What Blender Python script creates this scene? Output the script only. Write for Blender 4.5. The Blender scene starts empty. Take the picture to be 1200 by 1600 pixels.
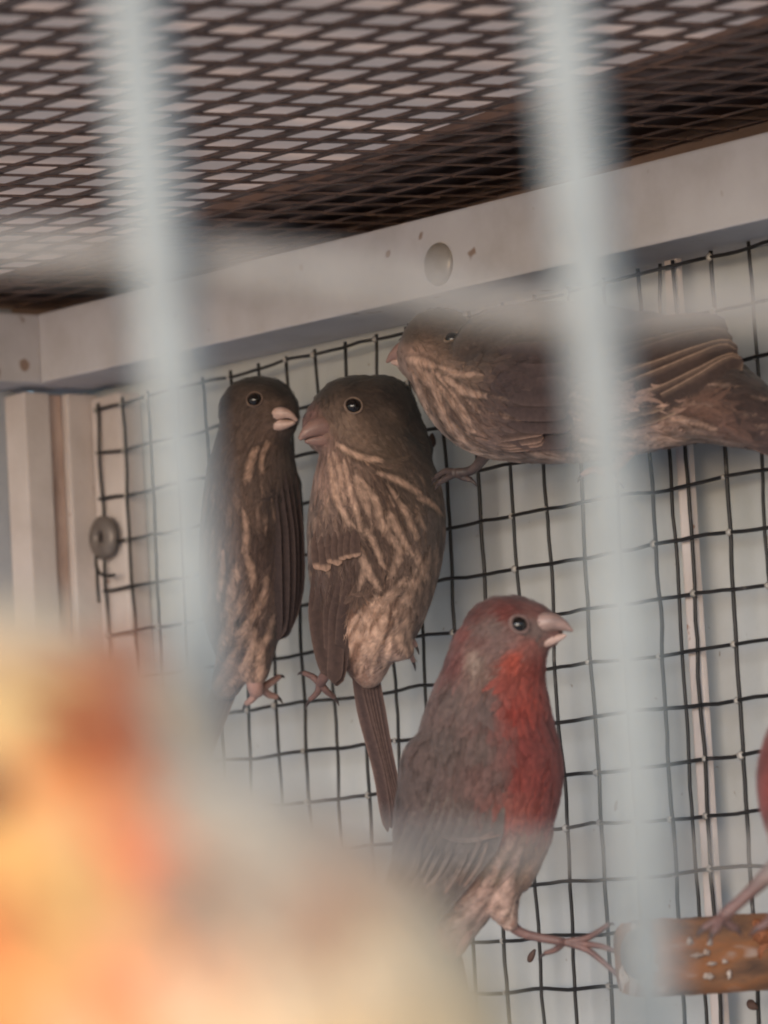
import bpy, bmesh, math, random
import numpy as np
from mathutils import Vector, Matrix, noise
from mathutils.bvhtree import BVHTree

random.seed(7)
rng = np.random.default_rng(7)
SC = bpy.context.scene
COL = SC.collection
MM = 0.001

# ------------------------------------------------------------------ camera
F_PX = 6531.0
YAW, PITCH, ROLL = 0.911, 0.106, -0.055
CAM = Vector((890.97, -642.33, -78.93)) * MM
cy, sy, cp, sp = math.cos(YAW), math.sin(YAW), math.cos(PITCH), math.sin(PITCH)
FWD = Vector((-sy * cp, cy * cp, sp))
R0 = Vector((cy, sy, 0.0)); U0 = R0.cross(FWD)
RGT = R0 * math.cos(ROLL) + U0 * math.sin(ROLL)
UPV = -R0 * math.sin(ROLL) + U0 * math.cos(ROLL)
ROT = Matrix((RGT, UPV, -FWD)).transposed()
cam = bpy.data.cameras.new('camera')
cam_o = bpy.data.objects.new('camera', cam); COL.objects.link(cam_o)
cam_o.matrix_world = Matrix.Translation(CAM) @ ROT.to_4x4()
cam.sensor_fit = 'HORIZONTAL'; cam.sensor_width = 36.0
cam.lens = 36.0 * F_PX / 1200.0
cam.clip_start = 0.01; cam.clip_end = 50.0
cam.dof.use_dof = True
cam.dof.focus_distance = 0.985
cam.dof.aperture_fstop = cam.lens / 7.0
SC.camera = cam_o

# ------------------------------------------------------------------ sky, sun, exposure
SUN_EL, SUN_AZ = math.radians(12), math.radians(146)      # azimuth clockwise from +Y
world = bpy.data.worlds.new('World'); SC.world = world; world.use_nodes = True
wn = world.node_tree.nodes; wl = world.node_tree.links
bg = wn['Background']; bg.inputs['Strength'].default_value = 0.10
sky = wn.new('ShaderNodeTexSky'); sky.sky_type = 'NISHITA'; sky.sun_disc = False
sky.sun_elevation = SUN_EL; sky.sun_rotation = SUN_AZ
sky.dust_density = 0.6; sky.ozone_density = 3.2; sky.air_density = 1.0
wl.new(sky.outputs['Color'], bg.inputs['Color'])
sun = bpy.data.lights.new('sun', 'SUN'); sun.energy = 1.5; sun.angle = math.radians(50)
sun.color = (1.0, 0.965, 0.95)
sun_o = bpy.data.objects.new('sun', sun); COL.objects.link(sun_o)
sd = Vector((math.sin(SUN_AZ) * math.cos(SUN_EL), math.cos(SUN_AZ) * math.cos(SUN_EL), math.sin(SUN_EL)))
sun_o.rotation_euler = sd.to_track_quat('Z', 'Y').to_euler()
SC.view_settings.view_transform = 'Standard'; SC.view_settings.look = 'None'
SC.view_settings.gamma = 1.0
SC.view_settings.exposure = 1.2
SC.cycles.use_denoising = True
SC.cycles.filter_width = 2.0

# ------------------------------------------------------------------ helpers
K_ALB = 1.6


def lin(c):
    c = np.asarray(c, float) / 255.0
    return np.where(c <= 0.04045, c / 12.92, ((c + 0.055) / 1.055) ** 2.4)


def alb(*c):
    """surface colour from the tone it has in flat light"""
    return np.clip(lin(c) * K_ALB, 0, 0.85)


def ray(x, y):
    return (FWD + RGT * ((x - 600) / F_PX) - UPV * ((y - 800) / F_PX))


def on_plane(x, y, ax, v):
    d = ray(x, y); return CAM + d * ((v - CAM[ax]) / d[ax])


def tag(o, label=None, cat=None, group=None, kind=None):
    if label: o['label'] = label
    if cat: o['category'] = cat
    if group: o['group'] = group
    if kind: o['kind'] = kind
    return o


def empty(name, loc=(0, 0, 0)):
    o = bpy.data.objects.new(name, None); o.empty_display_size = 0.01
    o.location = loc; COL.objects.link(o); return o


def mesh_obj(name, verts, faces, mat, parent=None, smooth=True, cols=None):
    me = bpy.data.meshes.new(name)
    me.from_pydata([tuple(v) for v in verts], [], faces)
    if smooth:
        me.polygons.foreach_set('use_smooth', [True] * len(me.polygons))
    if cols is not None:
        a = me.color_attributes.new('Col', 'FLOAT_COLOR', 'POINT')
        c = np.ones((len(verts), 4), np.float32); c[:, :3] = cols
        a.data.foreach_set('color', c.ravel())
    me.materials.append(mat)
    me.update()
    o = bpy.data.objects.new(name, me); COL.objects.link(o)
    if parent is not None: o.parent = parent
    return o


def bm_obj(name, bm, mat, parent=None, smooth=False):
    me = bpy.data.meshes.new(name); bm.to_mesh(me); bm.free()
    if smooth: me.polygons.foreach_set('use_smooth', [True] * len(me.polygons))
    me.materials.append(mat)
    o = bpy.data.objects.new(name, me); COL.objects.link(o)
    if parent is not None: o.parent = parent
    return o


def box_bm(x0, x1, y0, y1, z0, z1, bev=0.0, shear=0.0, seg=2, sub=0):
    """box in millimetres; shear tilts z along x"""
    bm = bmesh.new()
    bmesh.ops.create_cube(bm, size=1.0)
    for v in bm.verts:
        v.co = Vector(((x0 + x1) / 2 + v.co.x * (x1 - x0), (y0 + y1) / 2 + v.co.y * (y1 - y0), (z0 + z1) / 2 + v.co.z * (z1 - z0)))
    if bev:
        bmesh.ops.bevel(bm, geom=bm.edges[:], offset=bev, segments=seg, profile=0.6, affect='EDGES')
    for v in bm.verts:
        v.co.z += shear * v.co.x
        v.co *= MM
    return bm


def tube(path, radii, n=8, caps=True):
    """verts, faces of a round tube along a path (Vectors)"""
    path = [Vector(p) for p in path]
    vs, fs = [], []
    m = len(path)
    t0 = (path[1] - path[0]).normalized()
    up = t0.orthogonal().normalized()
    for i, p in enumerate(path):
        t = (path[min(i + 1, m - 1)] - path[max(i - 1, 0)])
        t = t.normalized() if t.length > 1e-12 else t0
        up = (up - t * up.dot(t)).normalized()
        s = t.cross(up)
        r = radii[i] if hasattr(radii, '__len__') else radii
        rw, rh = (r if hasattr(r, '__len__') else (r, r))
        for k in range(n):
            a = 2 * math.pi * k / n
            vs.append(p + up * (math.cos(a) * rw) + s * (math.sin(a) * rh))
    for i in range(m - 1):
        for k in range(n):
            a, b = i * n + k, i * n + (k + 1) % n
            fs.append((a, b, b + n, a + n))
    if caps:
        fs.append(tuple(reversed(range(n)))); fs.append(tuple((m - 1) * n + k for k in range(n)))
    return vs, fs


def catmull(pts, k=6):
    pts = [np.asarray(p, float) for p in pts]
    out = []
    for i in range(len(pts) - 1):
        p0 = pts[max(i - 1, 0)]; p1 = pts[i]; p2 = pts[i + 1]; p3 = pts[min(i + 2, len(pts) - 1)]
        for j in range(k):
            t = j / k
            out.append(0.5 * ((2 * p1) + (-p0 + p2) * t + (2 * p0 - 5 * p1 + 4 * p2 - p3) * t * t + (-p0 + 3 * p1 - 3 * p2 + p3) * t ** 3))
    out.append(pts[-1]); return out


# ------------------------------------------------------------------ materials
def mat_new(name, rough=0.6, metal=0.0, spec=0.5):
    m = bpy.data.materials.new(name); m.use_nodes = True
    p = m.node_tree.nodes['Principled BSDF']
    p.inputs['Roughness'].default_value = rough; p.inputs['Metallic'].default_value = metal
    p.inputs['Specular IOR Level'].default_value = spec
    return m, m.node_tree.nodes, m.node_tree.links, p


def mottled(name, stops, scale=60.0, rough=0.6, metal=0.0, bump=0.0, bscale=600.0, stretch=(1, 1, 1), spec=0.4, detail=8, specks=None):
    m, n, l, p = mat_new(name, rough, metal, spec)
    tc = n.new('ShaderNodeTexCoord'); mp = n.new('ShaderNodeMapping'); mp.inputs['Scale'].default_value = stretch
    l.new(tc.outputs['Object'], mp.inputs['Vector'])
    nz = n.new('ShaderNodeTexNoise'); nz.inputs['Scale'].default_value = scale; nz.inputs['Detail'].default_value = detail
    nz.inputs['Roughness'].default_value = 0.62
    l.new(mp.outputs['Vector'], nz.inputs['Vector'])
    cr = n.new('ShaderNodeValToRGB'); e = cr.color_ramp.elements
    while len(e) < len(stops): e.new(0.5)
    for k, (pos, c) in enumerate(stops):
        e[k].position = pos; e[k].color = (*c, 1)
    l.new(nz.outputs['Fac'], cr.inputs['Fac'])
    out = cr.outputs['Color']
    if specks:
        sc, thr, c = specks
        v = n.new('ShaderNodeTexNoise'); v.inputs['Scale'].default_value = sc; v.inputs['Detail'].default_value = 2
        l.new(mp.outputs['Vector'], v.inputs['Vector'])
        r2 = n.new('ShaderNodeMapRange'); r2.inputs['From Min'].default_value = thr; r2.inputs['From Max'].default_value = thr + 0.05
        l.new(v.outputs['Fac'], r2.inputs['Value'])
        mx = n.new('ShaderNodeMix'); mx.data_type = 'RGBA'
        l.new(r2.outputs['Result'], mx.inputs['Factor']); l.new(out, mx.inputs['A']); mx.inputs['B'].default_value = (*c, 1)
        out = mx.outputs['Result']
    l.new(out, p.inputs['Base Color'])
    if bump:
        b = n.new('ShaderNodeBump'); b.inputs['Strength'].default_value = bump; b.inputs['Distance'].default_value = 0.0006
        n2 = n.new('ShaderNodeTexNoise'); n2.inputs['Scale'].default_value = bscale; n2.inputs['Detail'].default_value = 6
        l.new(mp.outputs['Vector'], n2.inputs['Vector'])
        l.new(n2.outputs['Fac'], b.inputs['Height']); l.new(b.outputs['Normal'], p.inputs['Normal'])
    return m


M_PAINT = mottled('painted_rail', [(0.3, alb(140, 135, 135)), (0.55, alb(154, 150, 152)), (0.8, alb(160, 157, 159))], 40, 0.55, bump=0.3, bscale=250,
                  specks=(120, 0.70, alb(112, 94, 84)))
M_POST = mottled('post_paint', [(0.3, alb(148, 137, 132)), (0.7, alb(163, 153, 149))], 60, 0.5, bump=0.2, specks=(240, 0.71, alb(120, 92, 80)))
M_STAIN = mottled('stained_strip', [(0.3, alb(128, 106, 96)), (0.5, alb(150, 128, 118)), (0.75, alb(168, 148, 138))], 110, 0.6, bump=0.3, stretch=(1, 1, 0.4),
                  specks=(230, 0.69, alb(98, 66, 54)))
M_PANEL = mottled('panel_grey', [(0.3, alb(133, 131, 126)), (0.5, alb(140, 139, 137)), (0.75, alb(147, 147, 147))], 22, 0.7, bump=0.15, bscale=400,
                  specks=(300, 0.73, alb(112, 104, 94)))
M_SIDE = mottled('side_panel_grey', [(0.3, alb(118, 119, 123)), (0.7, alb(131, 133, 138))], 30, 0.6, bump=0.2)
M_WIRE = mottled('mesh_wire', [(0.4, alb(20, 17, 16)), (0.62, alb(32, 28, 27)), (0.75, alb(90, 84, 80))], 130, 0.5, metal=0.2, spec=0.4)
M_GALV = mottled('galvanised_bar', [(0.3, alb(112, 112, 109)), (0.7, alb(130, 131, 128))], 300, 0.5, metal=0.15, bump=0.2)
M_GALVH = mottled('galvanised_cross_bar', [(0.3, alb(108, 101, 94)), (0.7, alb(126, 119, 112))], 300, 0.6, metal=0.1, bump=0.2)
M_EXP = mottled('expanded_metal', [(0.3, alb(70, 55, 49)), (0.6, alb(94, 75, 67)), (0.8, alb(118, 100, 91))], 140, 0.6, metal=0.1, bump=0.3)
M_WOODD = mottled('dark_wood', [(0.3, alb(84, 68, 60)), (0.7, alb(128, 106, 95))], 60, 0.8, stretch=(0.15, 1, 1), bump=0.3)
M_WASH = mottled('washer_grey', [(0.3, alb(78, 70, 66)), (0.7, alb(104, 95, 90))], 200, 0.45, metal=0.3)
M_RIVET = mottled('rivet_grey', [(0.3, alb(112, 105, 98)), (0.7, alb(128, 120, 113))], 200, 0.4, metal=0.2)
M_DARK = mottled('dark_bolt', [(0.3, alb(26, 22, 22)), (0.7, alb(40, 34, 32))], 200, 0.5)
M_PERCH = mottled('perch_wood', [(0.30, alb(58, 43, 35)), (0.44, alb(98, 68, 48)), (0.56, alb(116, 74, 46)), (0.68, alb(128, 114, 104))], 150, 0.85,
                  stretch=(1, 0.25, 1), bump=0.9, bscale=300, specks=(130, 0.60, alb(140, 124, 114)))
M_DROP = mottled('dried_droppings', [(0.3, alb(104, 86, 74)), (0.7, alb(146, 134, 126))], 150, 0.8, bump=0.5)
M_HUSK = mottled('husk_brown', [(0.3, alb(44, 30, 26)), (0.7, alb(76, 54, 44))], 300, 0.6)

# roof sheet: beige panel, made translucent so daylight brightens the ceiling openings
M_ROOF = bpy.data.materials.new('translucent_roof'); M_ROOF.use_nodes = True
_n = M_ROOF.node_tree.nodes; _l = M_ROOF.node_tree.links
_n.remove(_n['Principled BSDF'])
_d = _n.new('ShaderNodeBsdfDiffuse'); _t = _n.new('ShaderNodeBsdfTranslucent'); _m = _n.new('ShaderNodeMixShader')
_nz = _n.new('ShaderNodeTexNoise'); _nz.inputs['Scale'].default_value = 14
_cr = _n.new('ShaderNodeValToRGB'); _cr.color_ramp.elements[0].position = 0.3; _cr.color_ramp.elements[1].position = 0.75
_cr.color_ramp.elements[0].color = (0.80, 0.49, 0.32, 1); _cr.color_ramp.elements[1].color = (0.93, 0.60, 0.41, 1)
_tc = _n.new('ShaderNodeTexCoord'); _l.new(_tc.outputs['Object'], _nz.inputs['Vector'])
_l.new(_nz.outputs['Fac'], _cr.inputs['Fac']); _l.new(_cr.outputs['Color'], _d.inputs['Color']); _l.new(_cr.outputs['Color'], _t.inputs['Color'])
_m.inputs['Fac'].default_value = 0.75
_l.new(_d.outputs[0], _m.inputs[1]); _l.new(_t.outputs[0], _m.inputs[2]); _l.new(_m.outputs[0], _n['Material Output'].inputs['Surface'])


def plumage_mat(name, sheen=0.12):
    m, n, l, p = mat_new(name, 0.8, 0.0, 0.2)
    a = n.new('ShaderNodeVertexColor'); a.layer_name = 'Col'
    tc = n.new('ShaderNodeTexCoord'); nz = n.new('ShaderNodeTexNoise'); nz.inputs['Scale'].default_value = 900; nz.inputs['Detail'].default_value = 3
    l.new(tc.outputs['Object'], nz.inputs['Vector'])
    mr = n.new('ShaderNodeMapRange'); mr.inputs['From Min'].default_value = 0.3; mr.inputs['From Max'].default_value = 0.7
    mr.inputs['To Min'].default_value = 0.82; mr.inputs['To Max'].default_value = 1.16
    l.new(nz.outputs['Fac'], mr.inputs['Value'])
    mx = n.new('ShaderNodeVectorMath'); mx.operation = 'SCALE'
    l.new(a.outputs['Color'], mx.inputs[0]); l.new(mr.outputs['Result'], mx.inputs['Scale'])
    l.new(mx.outputs['Vector'], p.inputs['Base Color'])
    p.inputs['Sheen Weight'].default_value = sheen; p.inputs['Sheen Roughness'].default_value = 0.6
    return m


M_PLUM = plumage_mat('plumage')
M_EYE, _, _, _p = mat_new('eye_black', 0.12, 0, 0.6); _p.inputs['Base Color'].default_value = (0.010, 0.007, 0.006, 1)


def horn(name, a, b, rough=0.42):
    return mottled(name, [(0.3, alb(*a)), (0.7, alb(*b))], 260, rough, bump=0.1, spec=0.45)


M_HORN = horn('beak_horn', (96, 78, 72), (132, 108, 101))
M_HORNP = horn('beak_pale', (126, 100, 90), (164, 138, 128))
M_HORND = horn('beak_dark', (98, 74, 68), (122, 95, 87))
M_CLAW = horn('claw_dark', (36, 28, 27), (58, 46, 44))
M_LEG = horn('leg_skin', (70, 50, 46), (98, 72, 66), 0.55)
M_LEGP = horn('leg_skin_pink', (112, 82, 74), (138, 106, 96), 0.55)
M_LEGD = horn('leg_skin_dark', (44, 35, 34), (74, 60, 56), 0.55)

# ------------------------------------------------------------------ unseen ground under the cage, added to bounce light upward
M_GROUND = mottled('pale_bounce_ground', [(0.3, (0.36, 0.35, 0.33)), (0.7, (0.48, 0.465, 0.445))], 3.0, 0.85, bump=0.3)
vs = [(-8, -8, -0.95), (8, -8, -0.95), (8, 8, -0.95), (-8, 8, -0.95)]
tag(mesh_obj('ground', vs, [(0, 1, 2, 3)], M_GROUND, None, False), kind='structure')

# ------------------------------------------------------------------ cage: back wall
SH = -0.0184                                             # the rails hang slightly out of level
o = bm_obj('wall', box_bm(-110, 420, 9, 14, -260, 91), M_PANEL)
tag(o, 'smooth light grey panel behind the welded wire mesh', 'wall', kind='structure')

screen = tag(empty('wire_mesh_screen', (0, 0, -0.2)), 'dark welded wire mesh of small square openings across the grey back panel', 'wire mesh')
PITCH_MM = 12.7
scr_off = Vector((0, 0, 0.2))


def wob(s, k, amp):
    return amp * (noise.noise(Vector((s * 0.045, k * 7.3, 0.3))) + 0.5 * noise.noise(Vector((s * 0.13, k * 3.1, 4.3))))


def wire(path, r=0.42, mat=M_WIRE):
    vs, fs = tube([Vector(p) * MM + scr_off for p in path], r * MM, 6)
    return mesh_obj('wire', vs, fs, mat, screen)


cols = [c * PITCH_MM for c in range(-5, 28)] + [172.3]  # last entry: extra upright drawing the dark line beside the right post
for i, x in enumerate(cols):
    pts = [(x + wob(z, i, 0.9), wob(z, i + 60, 0.35) - 0.1, z) for z in np.arange(-170, 78.1, 4.2)]
    wire(pts, 0.43 + 0.07 * random.random())
for r in range(-6, 14):
    z = -r * PITCH_MM
    pts = [(x, -0.75 + wob(x, r + 30, 0.35), z + wob(x, r + 100, 0.9)) for x in np.arange(-64, 345, 4.2)]
    wire(pts, 0.43 + 0.07 * random.random())
# beads of zinc and lime where wires cross, a few hundred specks: one part
vs, fs = [], []
for i, x in enumerate(cols[:-1]):
    for r in range(-6, 9):
        if random.random() < 0.42:
            z = -r * PITCH_MM
            bm = bmesh.new(); bmesh.ops.create_icosphere(bm, subdivisions=1, radius=0.75 + 0.45 * random.random())
            c = Vector((x + wob(z, i, 0.9) + random.uniform(-.3, .3), -0.9, z + wob(x, r + 100, 0.9)))
            b0 = len(vs)
            vs += [(Vector((v.co.x, v.co.y * 0.6, v.co.z)) + c) * MM + scr_off for v in bm.verts]
            fs += [tuple(b0 + v.index for v in f.verts) for f in bm.faces]; bm.free()
M_BEAD = mottled('zinc_bead', [(0.3, alb(96, 90, 84)), (0.7, alb(150, 143, 136))], 300, 0.5, metal=0.2)
tag(mesh_obj('weld_beads', vs, fs, M_BEAD, screen), kind='stuff')

# posts behind the mesh
p1 = bm_obj('frame_post', box_bm(-69.3, -54.6, 1.2, 9, -260, 80, 1.2), M_POST)
tag(p1, 'pale painted upright post behind the mesh at the left corner, with a washer on it', 'post')
p2 = bm_obj('frame_post', box_bm(172.6, 177.2, 1.2, 3.0, -260, 80, 0.5), M_POST)
tag(p2, 'thin cream upright post behind the mesh on the right side', 'post')

# ------------------------------------------------------------------ top rails, rivet
rail = tag(empty('top_rail', (0.08, -0.018, 0.09)), 'pale painted top rail with one rivet along the back wall and round the left corner', 'frame rail')
off = -Vector(rail.location)


def under(o):
    o.data.transform(Matrix.Translation(off)); o.parent = rail; return o


zt, zb = 100.8, 81.6
under(bm_obj('back_rail', box_bm(-64.2, 420, -18, 8.6, zb, zt, 0.7, SH), M_PAINT))
under(bm_obj('side_rail', box_bm(-80.2, -64.45, -330, 4, zb + 1.2 , zt + 1.2, 0.7, 0), M_PAINT))
bm = bmesh.new(); bmesh.ops.create_uvsphere(bm, u_segments=28, v_segments=14, radius=1)
for v in bm.verts:
    rr = math.hypot(v.co.x, v.co.y)
    v.co = Vector((v.co.x * 5.3, -18.0 - max(0, v.co.z) * 1.7 - (0.35 if v.co.z > -0.2 else -0.4), v.co.y * 5.3))
    v.co += Vector((113.4, 0, 86.4 + 0.0)); v.co *= MM
bmesh.ops.recalc_face_normals(bm, faces=bm.faces[:])
under(bm_obj('rivet', bm, M_RIVET, smooth=True))

# ------------------------------------------------------------------ left wall pieces
o = bm_obj('wall', box_bm(-92, -80.4, -330, -16, -260, 106), M_SIDE)
tag(o, 'plain grey side panel left of the corner uprights', 'wall', kind='structure')
cornerp = tag(empty('corner_upright', (-0.072, -0.006, -0.2)), 'stained painted corner angle left of the mesh, with rust marks', 'corner post')
for nm, (x0, x1, y0, y1), m in (('flange', (-74, -69.6, -6.0, 4.0), M_POST), ('channel', (-78, -72.2, -11.3, -6.2), M_STAIN), ('edge_strip', (-80.2, -70.0, -20.0, -11.5), M_POST)):
    b = bm_obj(nm, box_bm(x0, x1, y0, y1, -260, 81.2, 0.6), m)
    b.data.transform(Matrix.Translation(-Vector(cornerp.location))); b.parent = cornerp

# washer with bolt on the corner post and the wire twisted through it
wc = on_plane(160, 840, 1, -0.0022)
w = tag(empty('washer_bolt', wc), 'round grey washer with a dark bolt hole fastened on the left corner post', 'washer')
bm = bmesh.new()
prof = [(6.0, 0.9), (6.1, -0.2), (5.2, -1.0), (3.6, -1.5), (2.0, -1.2), (1.55, -0.4)]
N = 32; rings = []
for r_, d_ in prof:
    rings.append([bm.verts.new(Vector((r_ * math.cos(2 * math.pi * k / N), d_, r_ * math.sin(2 * math.pi * k / N))) * MM) for k in range(N)])
for a, b in zip(rings, rings[1:]):
    for k in range(N): bm.faces.new((a[k], b[k], b[(k + 1) % N], a[(k + 1) % N]))
bmesh.ops.recalc_face_normals(bm, faces=bm.faces[:])
bm_obj('washer', bm, M_WASH, w, True)
bm = bmesh.new(); bmesh.ops.create_cone(bm, cap_ends=True, segments=6, radius1=1.5, radius2=1.3, depth=1.6)
for v in bm.verts: v.co = Vector((v.co.x - 0.1, -v.co.z * 0.8 - 0.1, v.co.y)) * MM
bmesh.ops.recalc_face_normals(bm, faces=bm.faces[:])
bm_obj('bolt', bm, M_DARK, w)
tw = catmull([(-1.2, -1.6, -5), (-1.0, -1.8, -8), (0.6, -1.4, -10.2), (3.5, -1.2, -11), (6.5, -1.0, -11)], 5)
vs, fs = tube([Vector(p) * MM for p in tw], 0.45 * MM, 6); mesh_obj('tie_wire', vs, fs, M_WIRE, w)
tw = catmull([(-1.0, -1.5, -8), (-1.6, -1.3, -12), (-1.3, -1.3, -18)], 5)
vs, fs = tube([Vector(p) * MM for p in tw], 0.5 * MM, 6); mesh_obj('tie_wire', vs, fs, M_WIRE, w)

# ------------------------------------------------------------------ ceiling
ceil = tag(empty('expanded_metal_ceiling', (0.1, -0.1, 0.106)), 'brown expanded metal ceiling with slanted openings above the top rail', 'ceiling mesh')
A = Vector((3.05, 11.75, 0)); B = Vector((12.7, 0.45, 0))
vs, fs = [], []


def strand(p, d, wdt, th, tilt, jit):
    L = d.normalized(); n_ = Vector((0, 0, 1)); s = n_.cross(L)
    s2 = s * math.cos(tilt) + n_ * math.sin(tilt); u = L.cross(s2)
    b0 = len(vs)
    st = [(-0.08, 1.0), (0.25, 0.9), (0.5, 0.85), (0.75, 0.9), (1.08, 1.0)]
    for t, wf in st:
        c = p + d * t
        for a, b in ((-1, -1), (1, -1), (1, 1), (-1, 1)):
            vs.append((c + s2 * (a * wdt * wf / 2) + u * (b * th / 2) + Vector((0, 0, jit))) * MM - Vector(ceil.location))
    for i in range(len(st) - 1):
        for k in range(4):
            a, b = b0 + i * 4 + k, b0 + i * 4 + (k + 1) % 4
            fs.append((a, b, b + 4, a + 4))
    fs.append((b0 + 3, b0 + 2, b0 + 1, b0)); e = b0 + (len(st) - 1) * 4; fs.append((e, e + 1, e + 2, e + 3))


origin = Vector((227.3, -158.7, 107.0)) - (A + B) / 2
for i in range(-30, 34):
    for j in range(-32, 22):
        p = origin + A * i + B * j
        if -82 < p.x < 420 and -330 < p.y < 10:
            jz = noise.noise(Vector((p.x * .02, p.y * .02, 0))) * 0.5
            pj = p + Vector((noise.noise(Vector((p.x * .06, p.y * .06, 3))) * 1.0, noise.noise(Vector((p.x * .06, p.y * .06, 9))) * 1.0, jz))
            strand(pj, A, 6.8 + random.uniform(-.7, .7), 0.6, 0.17 + random.uniform(-.05, .05), 0.05)
            strand(pj, B, 4.9 + random.uniform(-.6, .6), 0.6, 0.13 + random.uniform(-.05, .05), -0.05)
mesh_obj('expanded_mesh', vs, fs, M_EXP, ceil, False)
def taper_board():  # batten shaped to the dark border, which is partly shade
    bm = box_bm(-150, 420, -10, 12, 109.6, 112.4, 0.4)
    for v in bm.verts:
        if v.co.y < 0: v.co.y -= (0.012 + 0.075 * (v.co.x + 0.06)) if v.co.x > -0.06 else 0.012
    return bm


o = bm_obj('roof_board', taper_board(), M_WOODD)
bm_ = box_bm(-150, 420, 9.2, 24, 92, 110.2); me_ = bpy.data.meshes.new('backing_strip'); bm_.to_mesh(me_); bm_.free(); me_.materials.append(M_WOODD)
q = bpy.data.objects.new('backing_strip', me_); COL.objects.link(q); q.parent = o
tag(o, 'dark wooden batten lying on the ceiling mesh along the back wall', 'batten')
o = bm_obj('roof_board', box_bm(-150, -62, -330, -28, 109.6, 112.4, 0.4), M_WOODD)
bm_ = box_bm(-150, -80.6, -330, 9, 102.3, 110.3); me_ = bpy.data.meshes.new('backing_strip'); bm_.to_mesh(me_); bm_.free(); me_.materials.append(M_WOODD)
q = bpy.data.objects.new('backing_strip', me_); COL.objects.link(q); q.parent = o
tag(o, 'dark wooden batten lying on the ceiling mesh along the left side', 'batten')
# corrugated translucent roof sheet above
vs, fs = [], []
nx, ny = 121, 2
for j, y in enumerate((-300, 14)):
    for i in range(nx):
        x = -95 + i * 530 / (nx - 1)
        vs.append(Vector((x, y, 114.6 + 1.2 * math.sin(i * 0.8))) * MM)
for i in range(nx - 1): fs.append((i, i + 1, nx + i + 1, nx + i))
o = mesh_obj('roof_sheet', vs, fs, M_ROOF)
tag(o, 'beige translucent roof sheet glimpsed through the ceiling openings', 'roof sheet')

# ------------------------------------------------------------------ perch
pl = on_plane(1004, 1498, 1, -0.060)
perch = tag(empty('wooden_perch', pl), 'rough brown wooden perch with pale droppings at the lower right', 'perch')
bm = bmesh.new()
N = 32; rows = []
for i in range(26):
    y = -1.2 + i * 2.8
    ring = []
    for k in range(N):
        a = 2 * math.pi * k / N
        q = 1.0 / (abs(math.cos(a)) ** 5 + abs(math.sin(a)) ** 5) ** (1 / 5)
        r = q * (8.2 + 0.7 * noise.noise(Vector((math.cos(a) * 1.5, y * 0.07, math.sin(a) * 1.5))) + 0.3 * noise.noise(Vector((math.cos(a) * 5, y * 0.3, math.sin(a) * 5))))
        if i == 0: r *= 0.93
        ring.append(bm.verts.new(Vector((r * math.cos(a), y, r * math.sin(a))) * MM))
    rows.append(ring)
for a, b in zip(rows, rows[1:]):
    for k in range(N): bm.faces.new((a[k], a[(k + 1) % N], b[(k + 1) % N], b[k]))
bm.faces.new(rows[0]); bm.faces.new(list(reversed(rows[-1])))
bmesh.ops.recalc_face_normals(bm, faces=bm.faces[:])
bm_obj('wood_bar', bm, M_PERCH, perch, True)


def crust(name, items, mat, kind=None, seed=0.0):
    """ragged flat patches lying on the perch: items (side, along, across, half sizes)"""
    bm = bmesh.new()
    for side, y, t, a, c in items:
        g = bmesh.ops.create_icosphere(bm, subdivisions=3, radius=1.0)['verts']
        for v in g:
            n_ = 1 + 0.9 * noise.noise(Vector((v.co.x * 1.7 + y, v.co.y * 1.7 + t, v.co.z * 1.7 + seed)))
            p = v.co * n_
            v.co = Vector((8.3 + p.x * 0.16, y + p.y * a, t + p.z * c)) if side == 'x' else Vector((t + p.z * c, y + p.y * a, 8.1 + p.x * 0.55)) if side == 'z' else Vector((t + p.z * c, -1.0 - p.x * 0.5, y + p.y * a))
            v.co *= MM
    return tag(bm_obj(name, bm, mat, perch, True), kind=kind)


crust('droppings', [('x', random.uniform(1, 18), random.uniform(-7, 7), random.uniform(0.5, 2.0), random.uniform(0.3, 0.9)) for k in range(9)]
      + [('x', random.uniform(28, 48), random.uniform(-7, -3), random.uniform(0.8, 2.4), random.uniform(0.3, 0.9)) for k in range(5)]
      + [('e', random.uniform(-6, 6), random.uniform(-6, 6), random.uniform(1.5, 3.5), random.uniform(1, 2.4)) for k in range(6)], M_DROP, 'stuff')
M_BARK = mottled('bark_orange', [(0.3, alb(78, 44, 26)), (0.7, alb(112, 64, 36))], 160, 0.7, bump=0.5)
crust('bark_patch', [('x', 33, 2, 7, 4.5), ('x', 38, 0, 5, 5), ('x', 28, 4, 4, 2.5)], M_BARK, None, 3.0)
bm = bmesh.new(); bmesh.ops.create_cone(bm, cap_ends=True, segments=32, radius1=5.4, radius2=5.0, depth=1.4)
bmesh.ops.bevel(bm, geom=bm.edges[:], offset=0.3, segments=1, affect='EDGES')
for v in bm.verts: v.co = Vector((v.co.x + 0.5, -1.7 - v.co.z * -1, v.co.y + 1.0)) * MM
bmesh.ops.recalc_face_normals(bm, faces=bm.faces[:])
bm_obj('end_plate', bm, M_WASH, perch, True)

# ------------------------------------------------------------------ seed husks caught on the wire
def husk(px, py, ln, wd, ang, label):
    c = on_plane(px, py, 1, -0.0018)
    bm = bmesh.new(); bmesh.ops.create_uvsphere(bm, u_segments=10, v_segments=8, radius=1)
    ca, sa = math.cos(ang), math.sin(ang)
    for v in bm.verts:
        x, y, z = v.co; f = 1 - 0.35 * x
        x, y, z = x * ln, y * wd * f * 0.7, z * wd * f
        v.co = Vector((x * ca - z * sa, y, x * sa + z * ca)) * MM
    o = bm_obj('seed_husk', bm, M_HUSK, smooth=True); o.location = c
    tag(o, label, 'seed husk', 'seed husks stuck on the wire mesh')


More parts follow.
